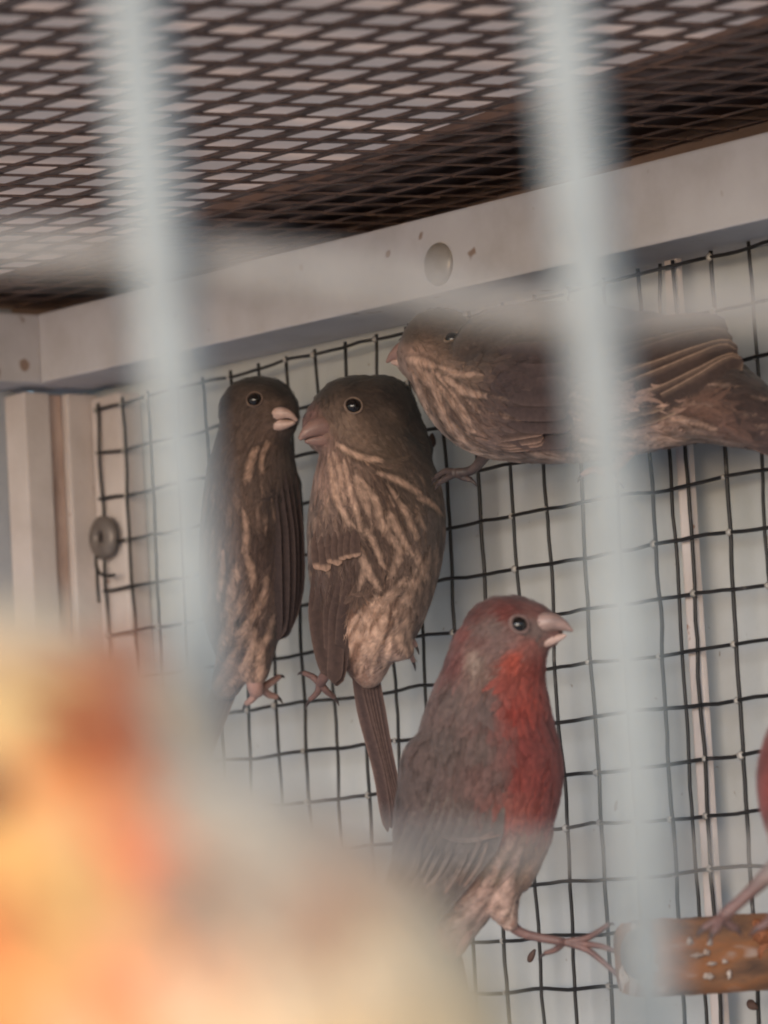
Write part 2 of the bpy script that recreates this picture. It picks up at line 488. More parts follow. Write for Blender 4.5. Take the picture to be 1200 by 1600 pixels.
husk(675, 688, 1.9, 1.2, 1.5, 'small dark husk on the mesh between the two upper streaked finches')
husk(831, 1493, 2.1, 0.9, 0.8, 'small dark husk on the mesh below the red finch\'s outstretched foot')
husk(1176, 1571, 1.9, 1.1, -0.4, 'small dark husk on the mesh under the wooden perch')


# ------------------------------------------------------------------ birds
K_ALB = 0.76
def idw(P, S, V, power=1.9, eps=60.0):
    """P (n,2) points, S (m,2) sites, V (m,k) values"""
    d2 = ((P[:, None, :] - S[None]) ** 2).sum(2) + eps
    w_ = d2 ** (-power); w_ /= w_.sum(1, keepdims=True)
    return w_ @ V


def skin_balls(balls, h, smooth):
    """one closed quad surface round a cloud of balls (surface nets), relaxed"""
    lo = (balls[:, :3] - balls[:, 3:]).min(0) - 2.5 * h; hi = (balls[:, :3] + balls[:, 3:]).max(0) + 2.5 * h
    nn = np.ceil((hi - lo) / h).astype(int) + 1
    F = np.full(nn, 1e9, np.float32)
    ax = [lo[k] + h * np.arange(nn[k]) for k in range(3)]
    for x, y, z, r in balls:
        sl = [slice(max(0, int((c - r - 4 * h - lo[k]) / h)), min(nn[k], int((c + r + 4 * h - lo[k]) / h) + 2)) for k, c in enumerate((x, y, z))]
        d = np.sqrt((ax[0][sl[0]] - x)[:, None, None] ** 2 + (ax[1][sl[1]] - y)[None, :, None] ** 2 + (ax[2][sl[2]] - z)[None, None, :] ** 2) - r
        F[tuple(sl)] = np.minimum(F[tuple(sl)], d)
    F = np.clip(F, -4 * h, 4 * h)
    S = F < 0
    corner = [(a, b, c) for a in (0, 1) for b in (0, 1) for c in (0, 1)]
    view = lambda A, o: A[o[0]:nn[0] - 1 + o[0], o[1]:nn[1] - 1 + o[1], o[2]:nn[2] - 1 + o[2]]
    cnt = sum(view(S, o).astype(np.int8) for o in corner)
    act = (cnt > 0) & (cnt < 8)
    ids = -np.ones(act.shape, np.int64); idx = np.argwhere(act); ids[act] = np.arange(len(idx))
    acc = np.zeros((len(idx), 3)); num = np.zeros(len(idx))
    fv = {o: F[idx[:, 0] + o[0], idx[:, 1] + o[1], idx[:, 2] + o[2]] for o in corner}
    for a in corner:
        for k in range(3):
            if a[k] == 0:
                b = list(a); b[k] = 1; b = tuple(b)
                m = (fv[a] < 0) != (fv[b] < 0)
                t = np.where(m, fv[a] / np.where(m, fv[a] - fv[b], 1), 0)
                p = np.tile(np.array(a, float), (len(idx), 1)); p[:, k] += t
                acc += p * m[:, None]; num += m
    co = lo + (idx + acc / num[:, None]) * h
    quads = []
    for k in range(3):
        i, j = (k + 1) % 3, (k + 2) % 3
        a = np.moveaxis(S, k, 0); cr = a[:-1] != a[1:]
        w_ = np.argwhere(cr); inside = a[:-1][cr]
        pos = np.zeros_like(w_); order = [k] + [q for q in range(3) if q != k]
        for q, o in enumerate(order): pos[:, o] = w_[:, q]
        def cell(di, dj):
            c = pos.copy(); c[:, i] += di; c[:, j] += dj
            return ids[c[:, 0], c[:, 1], c[:, 2]]
        q4 = np.stack([cell(-1, -1), cell(0, -1), cell(0, 0), cell(-1, 0)], 1)
        q4[~inside] = q4[~inside][:, ::-1]
        quads.append(q4)
    Q = np.vstack(quads)
    E = np.vstack([Q[:, [0, 1]], Q[:, [1, 2]], Q[:, [2, 3]], Q[:, [3, 0]]])
    deg = np.bincount(E.ravel(), minlength=len(co))[:, None]
    for _ in range(smooth):
        nb = np.stack([np.bincount(E[:, 0], co[E[:, 1], c], len(co)) + np.bincount(E[:, 1], co[E[:, 0], c], len(co)) for c in range(3)], 1)
        co = 0.5 * co + 0.5 * nb / deg
    return co, [tuple(q) for q in Q.tolist()]


class Bird:
    def __init__(s, name, label, group, anchor, depth=None, n=None, tf=None, feather_scale=1.0):
        ax, ay = anchor
        if n is not None:
            P = on_plane(ax, ay, 1, -n * MM); depth = (P - CAM).dot(FWD)
        else:
            P = CAM + ray(ax, ay) * depth
        s.a = (ax, ay); s.s = depth / F_PX; s.fs = feather_scale
        s.root = empty(name, P); s.root.rotation_euler = ROT.to_euler()
        tag(s.root, label, 'bird', group)
        s.tf = tf or (lambda x, y, z: (x, y, z))

    def px(s, x, y, z=0.0):                         # drawing coords -> body coords (x right, y up, z to viewer), before scale
        x, y, z = s.tf(x, y, z)
        return Vector((x - s.a[0], -(y - s.a[1]), z))

    def body(s, chains, voxel=3.0, smooth=14, sites=None, flow=None):
        balls = []
        for ch in chains:
            balls += catmull([tuple(s.px(*c[:3])) + (c[3],) for c in ch], 7) if len(ch) > 1 else [np.array(tuple(s.px(*ch[0][:3])) + (ch[0][3],))]
        co, faces = skin_balls(np.array(balls), voxel, smooth)
        s.co = co; s.bvh = BVHTree.FromPolygons([Vector(c) for c in co], faces)
        T = lambda L: np.array([tuple(s.px(q[0], q[1]))[:2] for q in L])
        s.S = T(sites); s.Vb = np.array([alb(*q[2]) for q in sites])
        s.Ve = np.array([alb(*(q[3] if len(q) > 3 and q[3] else [min(255, int(c * 1.1)) for c in q[2]])) for q in sites])
        s.Vs = np.array([[1.0 if len(q) > 3 and q[3] else 0.0] for q in sites])
        s.FS = T(flow)
        e = np.array([tuple(s.px(q[0] + q[2], q[1] + q[3]))[:2] for q in flow]) - s.FS
        fz = np.array([[q[4] if len(q) > 4 else 0.0] for q in flow])
        s.FV = np.hstack([e / np.linalg.norm(e, axis=1, keepdims=True), fz])
        c = idw(co[:, :2], s.S, s.Vb)
        nzv = np.array([noise.noise(Vector((p[0] * .05, p[1] * .03, p[2] * .05))) for p in co])
        c = c * (1 + 0.22 * nzv[:, None])
        s.body_cols = c
        s.bodyo = mesh_obj('body', co * s.s, faces, M_PLUM, s.root, True, c)
        tri = []
        for f in faces:
            tri.append(f[:3])
            if len(f) == 4: tri.append((f[0], f[2], f[3]))
        s.tri = np.array(tri)

    def set_streaks(s, lines, half, buff, reps=2, spread=4.5, extra=None):
        s.sl = []
        for ln in lines:
            for rep in range(reps):
                jx, jy = (random.gauss(0, spread), random.gauss(0, spread)) if rep else (0, 0)
                P = catmull([(q[0] + jx + random.gauss(0, 2), q[1] + jy) for q in ln], 8)
                P = np.array([tuple(s.px(p[0], p[1]))[:2] for p in P])
                w_ = half * random.uniform(0.6, 1.15); st = random.uniform(0.65, 1.0)
                n_ = len(P); t = np.linspace(0, 1, n_)
                s.sl.append((P, w_ * (0.35 + 0.65 * np.sin(np.pi * (0.08 + 0.86 * t))), st))
        for p in s.sample(130 if extra else 0):
            x, y = p[0] + s.a[0], -p[1] + s.a[1]
            if not extra(x, y): continue
            Q = [np.array(p[:2])]
            for _ in range(random.randint(5, 9)):
                f = idw(Q[-1][None], s.FS, s.FV, 1.3)[0, :2]; f = f / (np.linalg.norm(f) + 1e-9) + rng.normal(0, 0.14, 2)
                Q.append(Q[-1] + f * 6)
            t = np.linspace(0, 1, len(Q))
            s.sl.append((np.array(Q), half * random.uniform(0.4, 0.8) * (0.35 + 0.65 * np.sin(np.pi * t)), random.uniform(0.25, 0.6)))
        s.buff = alb(*buff)
        c = s.tint(s.co, s.body_cols)
        a = s.bodyo.data.color_attributes['Col']; q = np.ones((len(c), 4), np.float32); q[:, :3] = c
        a.data.foreach_set('color', q.ravel())

    def tint(s, P, cols):
        """the buff centres of the streaked feathers, between brown edges"""
        if not getattr(s, 'sl', None): return cols
        m = np.zeros(len(P)); dk = np.zeros(len(P))
        for L, w_, st in s.sl:
            lo = L.min(0) - 12; hi = L.max(0) + 12
            k = np.where((P[:, 0] > lo[0]) & (P[:, 0] < hi[0]) & (P[:, 1] > lo[1]) & (P[:, 1] < hi[1]))[0]
            if len(k) == 0: continue
            d = np.sqrt(((P[k, None, :2] - L[None]) ** 2).sum(2)); i = d.argmin(1)
            rr = d[np.arange(len(k)), i] / w_[i]
            v = np.clip((1.75 - rr) / 1.3, 0, 1); v = v * v * (3 - 2 * v) * st * np.clip(0.78 + 0.32 * np.sin(i * 1.3 + L[0, 0]) , 0, 1)
            m[k] = np.maximum(m[k], v)
            r_ = d[np.arange(len(k)), i] / w_[i]
            dk[k] = np.maximum(dk[k], np.clip(1 - np.abs(r_ - 2.0) / 1.1, 0, 1) * st)
        lum = cols.mean(1) / max(1e-6, cols.mean()); lum = np.clip(lum, 0.75, 1.3)
        cols = cols * (1 - 0.42 * dk[:, None])
        return cols * (1 - m[:, None]) + s.buff[None] * lum[:, None] ** 0.6 * m[:, None]

    def sample(s, n, front=0.8):
        a, b, c = (s.co[s.tri[:, k]] for k in range(3))
        nn = np.cross(b - a, c - a); ar = np.linalg.norm(nn, axis=1); nz_ = nn[:, 2] / np.maximum(ar, 1e-9)
        w_ = ar * np.where(nz_ > -0.25, 1.0, 1 - front); w_ /= w_.sum()
        i = rng.choice(len(ar), n, p=w_); u, v = rng.random(n), rng.random(n)
        f = u + v > 1; u[f] = 1 - u[f]; v[f] = 1 - v[f]
        return a[i] + (b[i] - a[i]) * u[:, None] + (c[i] - a[i]) * v[:, None]

    def feathers(s, name, n, L, W, lift=2.5, streak=0.5, jitter=0.25, steps=4, keep=None, fuzz=False, bend=0.18):
        P = s.sample(n)
        if keep is not None:
            P = P[[bool(keep(p[0] + s.a[0], -p[1] + s.a[1])) for p in P]]
        n = len(P)
        base = idw(P[:, :2], s.S, s.Vb); edge = idw(P[:, :2], s.S, s.Ve); stk = idw(P[:, :2], s.S, s.Vs)[:, 0]
        FL = idw(P[:, :2], s.FS, s.FV, 1.3)
        vs, fs, cs = [], [], []
        bv = s.bvh
        for q in range(n):
            p = Vector(P[q]); fl = Vector(FL[q]).normalized()
            wv_ = noise.noise_vector(p * 0.022) * (0.55 if not fuzz else 0.3)
            fl = (fl + wv_ + Vector((random.gauss(0, bend), random.gauss(0, bend), random.gauss(0, bend)))).normalized()
            ln = L * random.uniform(0.65, 1.3) ; wd = W * random.uniform(0.7, 1.25)
            hl = lift * random.uniform(0.4, 1.5)
            j = random.uniform(1 - jitter, 1 + jitter)
            buff = random.random() < streak * stk[q]
            if buff: cc = edge[q] * j; ce = (edge[q] * 0.45 + base[q] * 0.55) * j
            else: cc = base[q] * j * 0.92; ce = (base[q] * (1 - 0.25 * stk[q]) + edge[q] * 0.25 * stk[q]) * j * 1.06
            b0 = len(vs)
            curl = random.gauss(0, 0.07)
            for i in range(steps + 1):
                t = i / steps
                loc, nor, _, _ = bv.find_nearest(p)
                if nor is None: break
                side = nor.cross(fl)
                if side.length < 1e-6: side = nor.orthogonal()
                side.normalize()
                c = loc + nor * (0.4 + hl * t * t + (0.6 if not fuzz else 0) * math.sin(t * 3.1))
                wv = wd * 0.5 * (math.sin(math.pi * (0.10 + 0.88 * t)) ** 0.9) if not fuzz else wd * 0.5 * (1 - t * 0.85)
                if fuzz:
                    vs += [c - side * wv, c + side * wv]; cs += [cc, cc]
                else:
                    vs += [c - side * wv, c + nor * (wv * 0.28), c + side * wv]; cs += [ce, cc, ce]
                fl = (fl - nor * fl.dot(nor)).normalized(); fl = (fl + side * curl).normalized()
                p = loc + fl * (ln / steps)
            m = 2 if fuzz else 3
            for i in range((len(vs) - b0) // m - 1):
                for k in range(m - 1):
                    a = b0 + i * m + k; fs.append((a, a + 1, a + m + 1, a + m))
        V = np.array([tuple(v) for v in vs]); cs = s.tint(V, np.array(cs))
        o = mesh_obj(name, V * s.s, fs, M_PLUM, s.root, True, np.clip(cs, 0.002, 0.9))
        tag(o, kind='stuff'); return o

    def hit(s, x, y):
        p = s.px(x, y, 0); r = s.bvh.ray_cast(Vector((p.x, p.y, 900)), Vector((0, 0, -1)))
        return r[0].z if r[0] is not None else None

    def vane(s, name, pts, wd, c_in, c_edge, parent, layer=1.5, z=None, steps=12, tipw=0.35, c_tip=None, slant=0.25):
        """one big feather along drawn points, lying on the body where there is body behind it"""
        wd *= random.uniform(0.86, 1.14); jx, jy = random.uniform(-2.5, 2.5) * wd / 28, random.uniform(-3, 3) * wd / 28
        pts = [pts[0]] + [(q[0] + jx, q[1] + jy) + tuple(q[2:]) for q in pts[1:]]
        P = catmull(pts, max(2, steps // max(1, len(pts) - 1)))
        m = len(P); zs = []
        for i, p in enumerate(P):
            if len(p) > 2: zs.append(p[2]); continue
            h = s.hit(*s.tf(p[0], p[1], 0)[:2]) if False else None
            q = s.px(p[0], p[1]); r = s.bvh.ray_cast(Vector((q.x, q.y, 900)), Vector((0, 0, -1)))
            zs.append(r[0].z + (layer + 3) * min(1.2, 1.9 * i / m) - 3.2 if r[0] is not None else None)
        last = next((q for q in zs if q is not None), z if z is not None else 0)
        for i in range(m):
            if zs[i] is None: zs[i] = last - 0.6
            elif zs[i] < last - 14: zs[i] = last - 5
            last = zs[i]
        C = [Vector((s.px(p[0], p[1]).x, s.px(p[0], p[1]).y, zz)) for p, zz in zip(P, zs)]
        vs, fs, cs = [], [], []
        ci, ce = alb(*c_in), alb(*c_edge); ct = alb(*c_tip) if c_tip else None
        for i, c in enumerate(C):
            t = i / (m - 1)
            d = (C[min(i + 1, m - 1)] - C[max(i - 1, 0)]).normalized()
            side = Vector((0, 0, 1)).cross(d)
            side = side.normalized() if side.length > 1e-5 else Vector((1, 0, 0))
            w_ = wd * 0.5 * (0.55 + 0.45 * min(1, t * 3)) * (1 if t < 0.8 else math.sqrt(max(0.02, 1 - ((t - 0.8) / 0.2) ** 2)) * (1 - tipw * 0) + 0.02)
            prof = (-1.0, -0.78, -0.25, 0.06, 0.5, 0.86, 1.0)
            for k, u in enumerate(prof):
                zz = 0.9 * (1 - u * u) + u * slant * 1.6
                vs.append(c + side * (u * w_) + Vector((0, 0, zz)))
                col = (ce * min(1, t * 2.5) + ci * 0.9 * (1 - min(1, t * 2.5))) if k in (0, 6) else (ci * 0.8 if k == 3 else ci * (0.9 + 0.2 * noise.noise(Vector((u * 3, t * 14, wd)))))
                if k == 1 or k == 5: col = ci * 0.8 + ce * 0.2
                if ct is not None and t > 0.80: col = ct * 0.65 + col * 0.35 if k in (1, 5, 3) else ct
                cs.append(col)
        n_ = len(prof)
        for i in range(m - 1):
            for k in range(n_ - 1):
                a = i * n_ + k; fs.append((a, a + 1, a + n_ + 1, a + n_))
        return mesh_obj(name, np.array([tuple(v) for v in vs]) * s.s, fs, M_PLUM, parent, True, np.clip(np.array(cs), 0.002, 0.9))

    def ribbons(s, name, lines, wd, c_in, c_edge, layer=2.9, reps=6):
        """long soft breast feathers, pale down the middle, lying along drawn lines; joined into one part"""
        vs, fs, cs = [], [], []
        ci, ce = alb(*c_in), alb(*c_edge)
        for ln in lines:
            for rep in range(reps):
                jx, jy = random.gauss(0, 3.5), random.gauss(0, 6)
                P = catmull([(q[0] + jx + random.gauss(0, 1.5), q[1] + jy) for q in ln], 6)
                w0 = wd * random.uniform(0.45, 0.95); j = random.uniform(0.8, 1.12)
                C = []
                for p in P:
                    q = s.px(p[0], p[1]); r = s.bvh.ray_cast(Vector((q.x, q.y, 900)), Vector((0, 0, -1)))
                    if r[0] is not None: C.append((r[0], r[1]))
                m = len(C)
                if m < 4: continue
                b0 = len(vs)
                L2 = np.array([tuple(c[0])[:2] for c in C]); CE = idw(L2, s.S, s.Vb) * 0.9
                for i, (c, nr) in enumerate(C):
                    ce = CE[i]
                    t = i / (m - 1)
                    d = C[min(i + 1, m - 1)][0] - C[max(i - 1, 0)][0]
                    sd = nr.cross(d)
                    sd = sd.normalized() if sd.length > 1e-6 else Vector((1, 0, 0))
                    w_ = w0 * 0.5 * (0.15 + 0.85 * math.sin(math.pi * (0.06 + 0.86 * t)) ** 0.8)
                    for u in (-1, -0.45, 0.1, 0.5, 1):
                        vs.append(c + sd * (u * w_) + nr * (layer + rep * 0.15 + 0.45 * (1 - u * u)))
                        f = (1 - abs(u) ** 1.3) * min(1, 3 * t + 0.05) * min(1, 3.0 * (1 - t))
                        f = min(1, f * 1.25)
                        cs.append((ci * f + ce * (1 - f)) * j * (1 + 0.12 * noise.noise(Vector((t * 9, u * 4, rep + b0)))))
                for i in range(m - 1):
                    for k in range(4):
                        a = b0 + i * 5 + k; fs.append((a, a + 1, a + 6, a + 5))
        o = mesh_obj(name, np.array([tuple(v) for v in vs]) * s.s, fs, M_PLUM, s.root, True, np.clip(np.array(cs), 0.002, 0.9))
        return tag(o, kind='stuff')

    def part_empty(s, name):
        o = empty(name); o.parent = s.root; return o

    def tube(s, name, pts, radii, mat, parent=None, k=5, n=10, flat=None):
        P = catmull([tuple(p) + (r,) for p, r in zip(pts, radii)], k)
        path = [s.px(*p[:3]) * s.s for p in P]
        rad = [p[3] * s.s if flat is None else (p[3] * s.s, p[3] * s.s * flat) for p in P]
        vs, fs = tube(path, rad, n)
        return mesh_obj(name, vs, fs, mat, parent or s.root, True)

    def eye(s, x, y, r, ring, both=True, ringw=0.28):
        p = s.px(x, y)
        for sgn in ((1, -1) if both else (1,)):
            h = s.bvh.ray_cast(Vector((p.x, p.y, 900 * sgn)), Vector((0, 0, -sgn)))
            if h[0] is None: continue
            nor = h[1]; c = h[0] - nor * r * 0.25
            bm = bmesh.new(); bmesh.ops.create_uvsphere(bm, u_segments=24, v_segments=16, radius=r * s.s, matrix=Matrix.Translation(c * s.s))
            e = bm_obj('eye', bm, M_EYE, s.root, True)
            q = nor.to_track_quat('Z', 'Y'); vs, fs = [], []
            N, M = 28, 8
            for i in range(N):
                a = 2 * math.pi * i / N
                for k in range(M):
                    b = 2 * math.pi * k / M
                    rr = r * 1.08 + r * ringw * 0.45 * math.cos(b) * (1 + 0.2 * math.sin(3 * a))
                    vs.append((c + q @ Vector((rr * math.cos(a), rr * math.sin(a) * 0.92, r * 0.34 + r * 0.22 * math.sin(b)))) * s.s)
            for i in range(N):
                for k in range(M):
                    fs.append((i * M + k, ((i + 1) % N) * M + k, ((i + 1) % N) * M + (k + 1) % M, i * M + (k + 1) % M))
            mesh_obj('eye_ring', vs, fs, M_PLUM, e, True, np.tile(alb(*ring), (len(vs), 1)))

    def foot(s, hip, knee, ankle, toes, rs=(9, 7, 6), mat=None, toe_r=5.0):
        mat = mat or M_LEG
        g = s.tube('leg', [hip, knee, ankle], rs, mat)
        for t in toes:
            pts = [ankle] + list(t)
            n = len(pts)
            s.tube('toe', pts, [toe_r * (1.15 - 0.4 * i / (n - 1)) for i in range(n)], mat, g, 4, 8)
            a = np.array(pts[-2]); b = np.array(pts[-1]); d = (b - a); d = d / (np.linalg.norm(d) + 1e-9)
            s.tube('claw', [tuple(b - d * 2), tuple(b + d * 7 + np.array([0, 3, 0])), tuple(b + d * 12 + np.array([0, 8, -2]))], [toe_r * 0.62, toe_r * .42, 0.6], M_CLAW, g, 4, 8)
        return g


BR, BF = (84, 65, 57), (178, 138, 114)
GRP = 'finches clinging to the wire mesh'

# ---- streaked finch in the middle, beak to beak with its neighbour
b = Bird('finch', 'brown streaked finch in the middle with its long tail hanging straight down the mesh', GRP, (585, 800), n=27)
b.body([[(548, 662, 22, 62), (575, 705, 18, 74), (588, 770, 10, 98), (588, 830, 6, 106), (584, 895, 2, 97), (580, 955, 0, 78), (572, 1008, -8, 48), (576, 1050, -14, 24)],
        [(548, 652, 20, 63), (572, 648, 14, 61), (596, 650, 8, 58)], [(540, 655, 26, 58), (512, 668, 36, 40)],
        [(596, 640, 4, 54), (632, 705, 0, 44)],
        [(530, 830, 40, 46), (520, 900, 38, 36), (520, 960, 30, 22)],
        [(600, 960, 30, 36), (612, 1004, 32, 24), (634, 1016, 22, 13)], [(540, 960, 26, 30), (522, 1016, 26, 16)]],
       sites=[(550, 592, (50, 40, 35)), (610, 608, (46, 37, 33)), (640, 640, (48, 39, 34)), (655, 680, (54, 44, 39)), (505, 612, (64, 51, 44)), (575, 618, (70, 56, 49)), (520, 640, (104, 84, 73)),  # brown crown, darkened further to carry the shade on the head top
              (480, 650, (128, 94, 88)), (500, 690, (150, 116, 104)), (540, 665, (128, 104, 90)), (560, 690, (122, 98, 84)), (600, 660, (92, 75, 65)), (600, 700, (98, 80, 68)), (640, 720, (86, 70, 62)),
              (505, 720, (165, 130, 116)), (530, 745, (150, 118, 104), (196, 158, 138)),
              (570, 740, BR, BF), (560, 800, BR, (188, 150, 128)), (600, 780, BR, BF), (640, 760, (90, 74, 66), (160, 128, 108)), (600, 850, BR, BF), (580, 900, BR, BF), (640, 830, (112, 90, 80), (150, 122, 106)),
              (670, 800, (98, 82, 76)), (680, 760, (92, 77, 70)), (650, 890, (106, 84, 74), (158, 126, 108)), (500, 780, (122, 98, 88)), (498, 840, (108, 86, 78)), (530, 850, (96, 74, 66)), (520, 930, (90, 68, 60)),
              (490, 900, (108, 88, 82)), (600, 950, (150, 108, 86), (206, 158, 128)), (570, 990, (170, 122, 98), (206, 160, 132)), (610, 1010, (192, 156, 140)), (640, 960, (122, 96, 86), (170, 134, 116)), (540, 1020, (150, 112, 96))],
       flow=[(550, 600, 1, .1), (620, 640, .7, .8), (500, 640, .3, 1), (510, 690, .3, 1), (570, 690, .9, .5), (620, 700, .7, .8), (540, 760, .1, 1), (600, 780, .45, 1), (650, 790, .4, 1),
             (570, 850, .25, 1), (640, 870, -.1, 1), (500, 850, .1, 1), (590, 930, -.5, 1), (560, 1000, -.5, 1), (620, 1000, -.2, 1)])
b.set_streaks([[(528, 694), (561, 714), (600, 720)], [(540, 722), (550, 765), (560, 806), (564, 832)], [(566, 748), (590, 783), (596, 816), (624, 852)],
    [(518, 752), (532, 790), (546, 820)], [(590, 740), (618, 752), (652, 770)], [(574, 834), (588, 860), (600, 888)], [(632, 902), (602, 932), (574, 964), (552, 996)],
    [(622, 850), (618, 874), (604, 902)], [(652, 780), (672, 790), (688, 806)], [(644, 862), (656, 884), (664, 908)], [(608, 762), (634, 800), (650, 840)],
    [(604, 800), (626, 830), (640, 862)], [(560, 862), (572, 890), (590, 920)], [(650, 890), (636, 926), (612, 960)], [(600, 968), (584, 1000), (572, 1026)], [(512, 712), (524, 742), (530, 772)],
    [(556, 846), (566, 880), (560, 920)], [(640, 930), (630, 966), (622, 1004)], [(556, 740), (572, 772), (578, 806)]] + [[(590, 930), (566, 972), (548, 1012), (540, 1042)], [(606, 950), (598, 990), (586, 1030)], [(626, 970), (628, 1000), (640, 1026)], [(560, 960), (540, 990), (524, 1016)], [(574, 980), (566, 1012), (562, 1052)], [(594, 986), (588, 1020), (580, 1054)], [(612, 984), (606, 1014), (598, 1042)], [(634, 960), (636, 990), (646, 1018)]], 4.4, (212, 172, 149), 2, 3.5, lambda x, y: y > 735)
b.feathers('breast_feathers', 2200, 44, 9, 1.8, 0.0, 0.14, 7, keep=lambda x, y: y > 712 and not (x < 556 and y > 850), bend=0.05)
b.feathers('head_feathers', 1300, 15, 6, 1.0, 0.3, 0.16, 3, keep=lambda x, y: y < 735, bend=0.14)
b.feathers('down', 8000, 28, 1.6, 3.6, 0.0, 0.25, 3, fuzz=True, keep=lambda x, y: y > 700)
b.feathers('head_down', 5000, 15, 1.4, 2.2, 0.0, 0.2, 2, fuzz=True, keep=lambda x, y: y <= 715)
b.eye(553, 636, 12.5, (136, 112, 98))
bk = b.part_empty('beak')
b.tube('upper_beak', [(516, 668, 58), (500, 668, 69), (482, 676, 78), (469, 688, 80)], [17, 15.5, 10, 3], M_HORND, bk, 6, 14)
b.tube('lower_beak', [(514, 686, 56), (496, 688, 64), (478, 691, 72)], [13, 10.5, 3], M_HORND, bk, 6, 12)
wg = b.part_empty('wing')
for i in range(5):
    t = i / 4
    b.vane('flight_feather', [(498 + 62 * t, 880 - 4 * t), (492 + 50 * t, 950), (500 + 36 * t, 1010 + 6 * t), (512 + 16 * t, 1050 + 18 * t)], 27, (78, 58, 52), (98, 76, 68), wg, 2 + 0.9 * i)
for i in range(7):
    t = i / 6
    b.vane('covert', [(500 + 60 * t, 826 - 8 * t), (496 + 60 * t, 862 - 10 * t), (500 + 58 * t, 888 - 16 * t + random.uniform(-6, 6))], 17, (88, 67, 60), (104, 80, 71), wg, 5 + 0.8 * i, c_tip=(172, 136, 116))
for i in range(4):
    t = i / 3
    if i > 9: b.vane('covert', [(500 + 50 * t, 770), (494 + 54 * t, 806), (497 + 56 * t, 840 - 6 * t)], 28, (98, 77, 69), (110, 88, 79), wg, 6 + 0.8 * i)
tl = b.part_empty('tail')
for i in range(6):
    t = i / 5 - .5
    b.vane('tail_feather', [(566 + 30 * t, 1020, 4 - 3 * i), (580 + 26 * t, 1110, -14 - 3 * i), (602 + 18 * t, 1210, -28 - 3 * i), (622 + 30 * t, 1290 + 26 * abs(t), -40 - 3 * i)], 16, (84, 64, 60), (132, 104, 94), tl, steps=15)
b.foot((606, 1008, 30), (618, 1024, 20), (632, 1012, -10), [[(642, 1000, -20), (650, 1010, -34)], [(640, 1020, -20), (646, 1034, -34)]], (14, 9, 7), M_LEGP)
b.foot((522, 1020, 20), (510, 1050, 14), (500, 1068, -2), [[(488, 1058, -12), (474, 1052, -20)], [(496, 1082, -10), (484, 1094, -20)], [(512, 1082, -8), (522, 1090, -18)]], (12, 9, 8), M_LEG, 5.5)

# ---- streaked finch on the left
b = Bird('finch', 'darker brown streaked finch on the left, pale beak touching its neighbour\'s face', GRP, (400, 800), n=27)
b.body([[(404, 650, 14, 54), (396, 694, 8, 58), (393, 750, 6, 70), (391, 830, 4, 77), (388, 900, 2, 76), (382, 965, 0, 62), (374, 1020, -4, 36), (352, 1070, -10, 22)],
        [(396, 644, 14, 54), (414, 642, 18, 52), (424, 652, 24, 44)],
        [(440, 760, 8, 30), (446, 850, 8, 28), (446, 920, 6, 22), (442, 985, 0, 12)],
        [(405, 1000, 24, 28), (398, 1050, 22, 20)]],
       sites=[(400, 594, (46, 37, 33)), (445, 604, (44, 35, 31)), (360, 615, (70, 56, 50)), (395, 616, (84, 68, 60)), (430, 640, (100, 80, 70)), (380, 660, (96, 77, 68)), (420, 680, (108, 86, 76)), (450, 690, (92, 75, 68)),  # crown sites darkened too, head-top shade included in the brown
              (370, 720, (102, 82, 73)), (420, 730, (92, 74, 66)), (380, 780, (104, 82, 72), (136, 108, 94)), (370, 850, (112, 87, 76), (140, 112, 96)), (440, 760, (66, 53, 50)), (455, 830, (58, 46, 46)), (420, 830, (80, 62, 56)),
              (370, 900, (104, 80, 70), (176, 140, 120)), (410, 920, (96, 74, 66), (150, 120, 104)), (380, 970, (92, 70, 60), (192, 152, 126)), (360, 1030, (130, 100, 88), (196, 158, 138)), (400, 1000, (92, 72, 66), (176, 142, 124)),
              (440, 960, (94, 78, 74)), (395, 1060, (186, 146, 126)), (340, 1080, (176, 146, 134))],
       flow=[(400, 600, -1, .3), (440, 640, -1, .4), (370, 640, -.5, 1), (430, 700, -.3, 1), (390, 760, 0, 1), (440, 800, 0.05, 1), (380, 880, -.1, 1), (440, 900, -.05, 1), (390, 960, -.4, 1), (370, 1020, -.6, 1), (400, 1050, -.6, 1)])
b.set_streaks([[(392, 866), (394, 886), (398, 912)], [(420, 900), (408, 944), (372, 990)], [(416, 938), (380, 992), (352, 1044)], [(400, 946), (374, 1006), (344, 1066)], [(372, 880), (362, 920), (352, 960)],
    [(380, 930), (360, 970), (338, 1010)], [(352, 860), (350, 900), (344, 934)], [(404, 990), (388, 1030), (360, 1072)], [(382, 800), (388, 834), (386, 862)], [(404, 700), (396, 728), (392, 752)], [(420, 690), (410, 716), (408, 740)],
    [(430, 960), (418, 1000), (400, 1040)]] + [[(400, 980), (392, 1030), (376, 1086)], [(380, 990), (352, 1050), (318, 1098)], [(410, 1000), (408, 1046), (400, 1084)], [(366, 980), (336, 1036), (312, 1076)]], 4.4, (196, 158, 137), 2, 3.5, lambda x, y: y > 740 and x < 440)
b.feathers('breast_feathers', 1600, 44, 9, 1.8, 0.0, 0.14, 7, keep=lambda x, y: y > 700, bend=0.05)
b.feathers('head_feathers', 900, 15, 6, 1.0, 0.3, 0.16, 3, keep=lambda x, y: y < 725, bend=0.14)
b.feathers('down', 6000, 28, 1.6, 3.6, 0.0, 0.25, 3, fuzz=True, keep=lambda x, y: y > 690)
b.feathers('head_down', 5000, 15, 1.4, 2.2, 0.0, 0.2, 2, fuzz=True, keep=lambda x, y: y <= 705)
b.eye(400, 626, 11.5, (122, 98, 86))
bk = b.part_empty('beak')
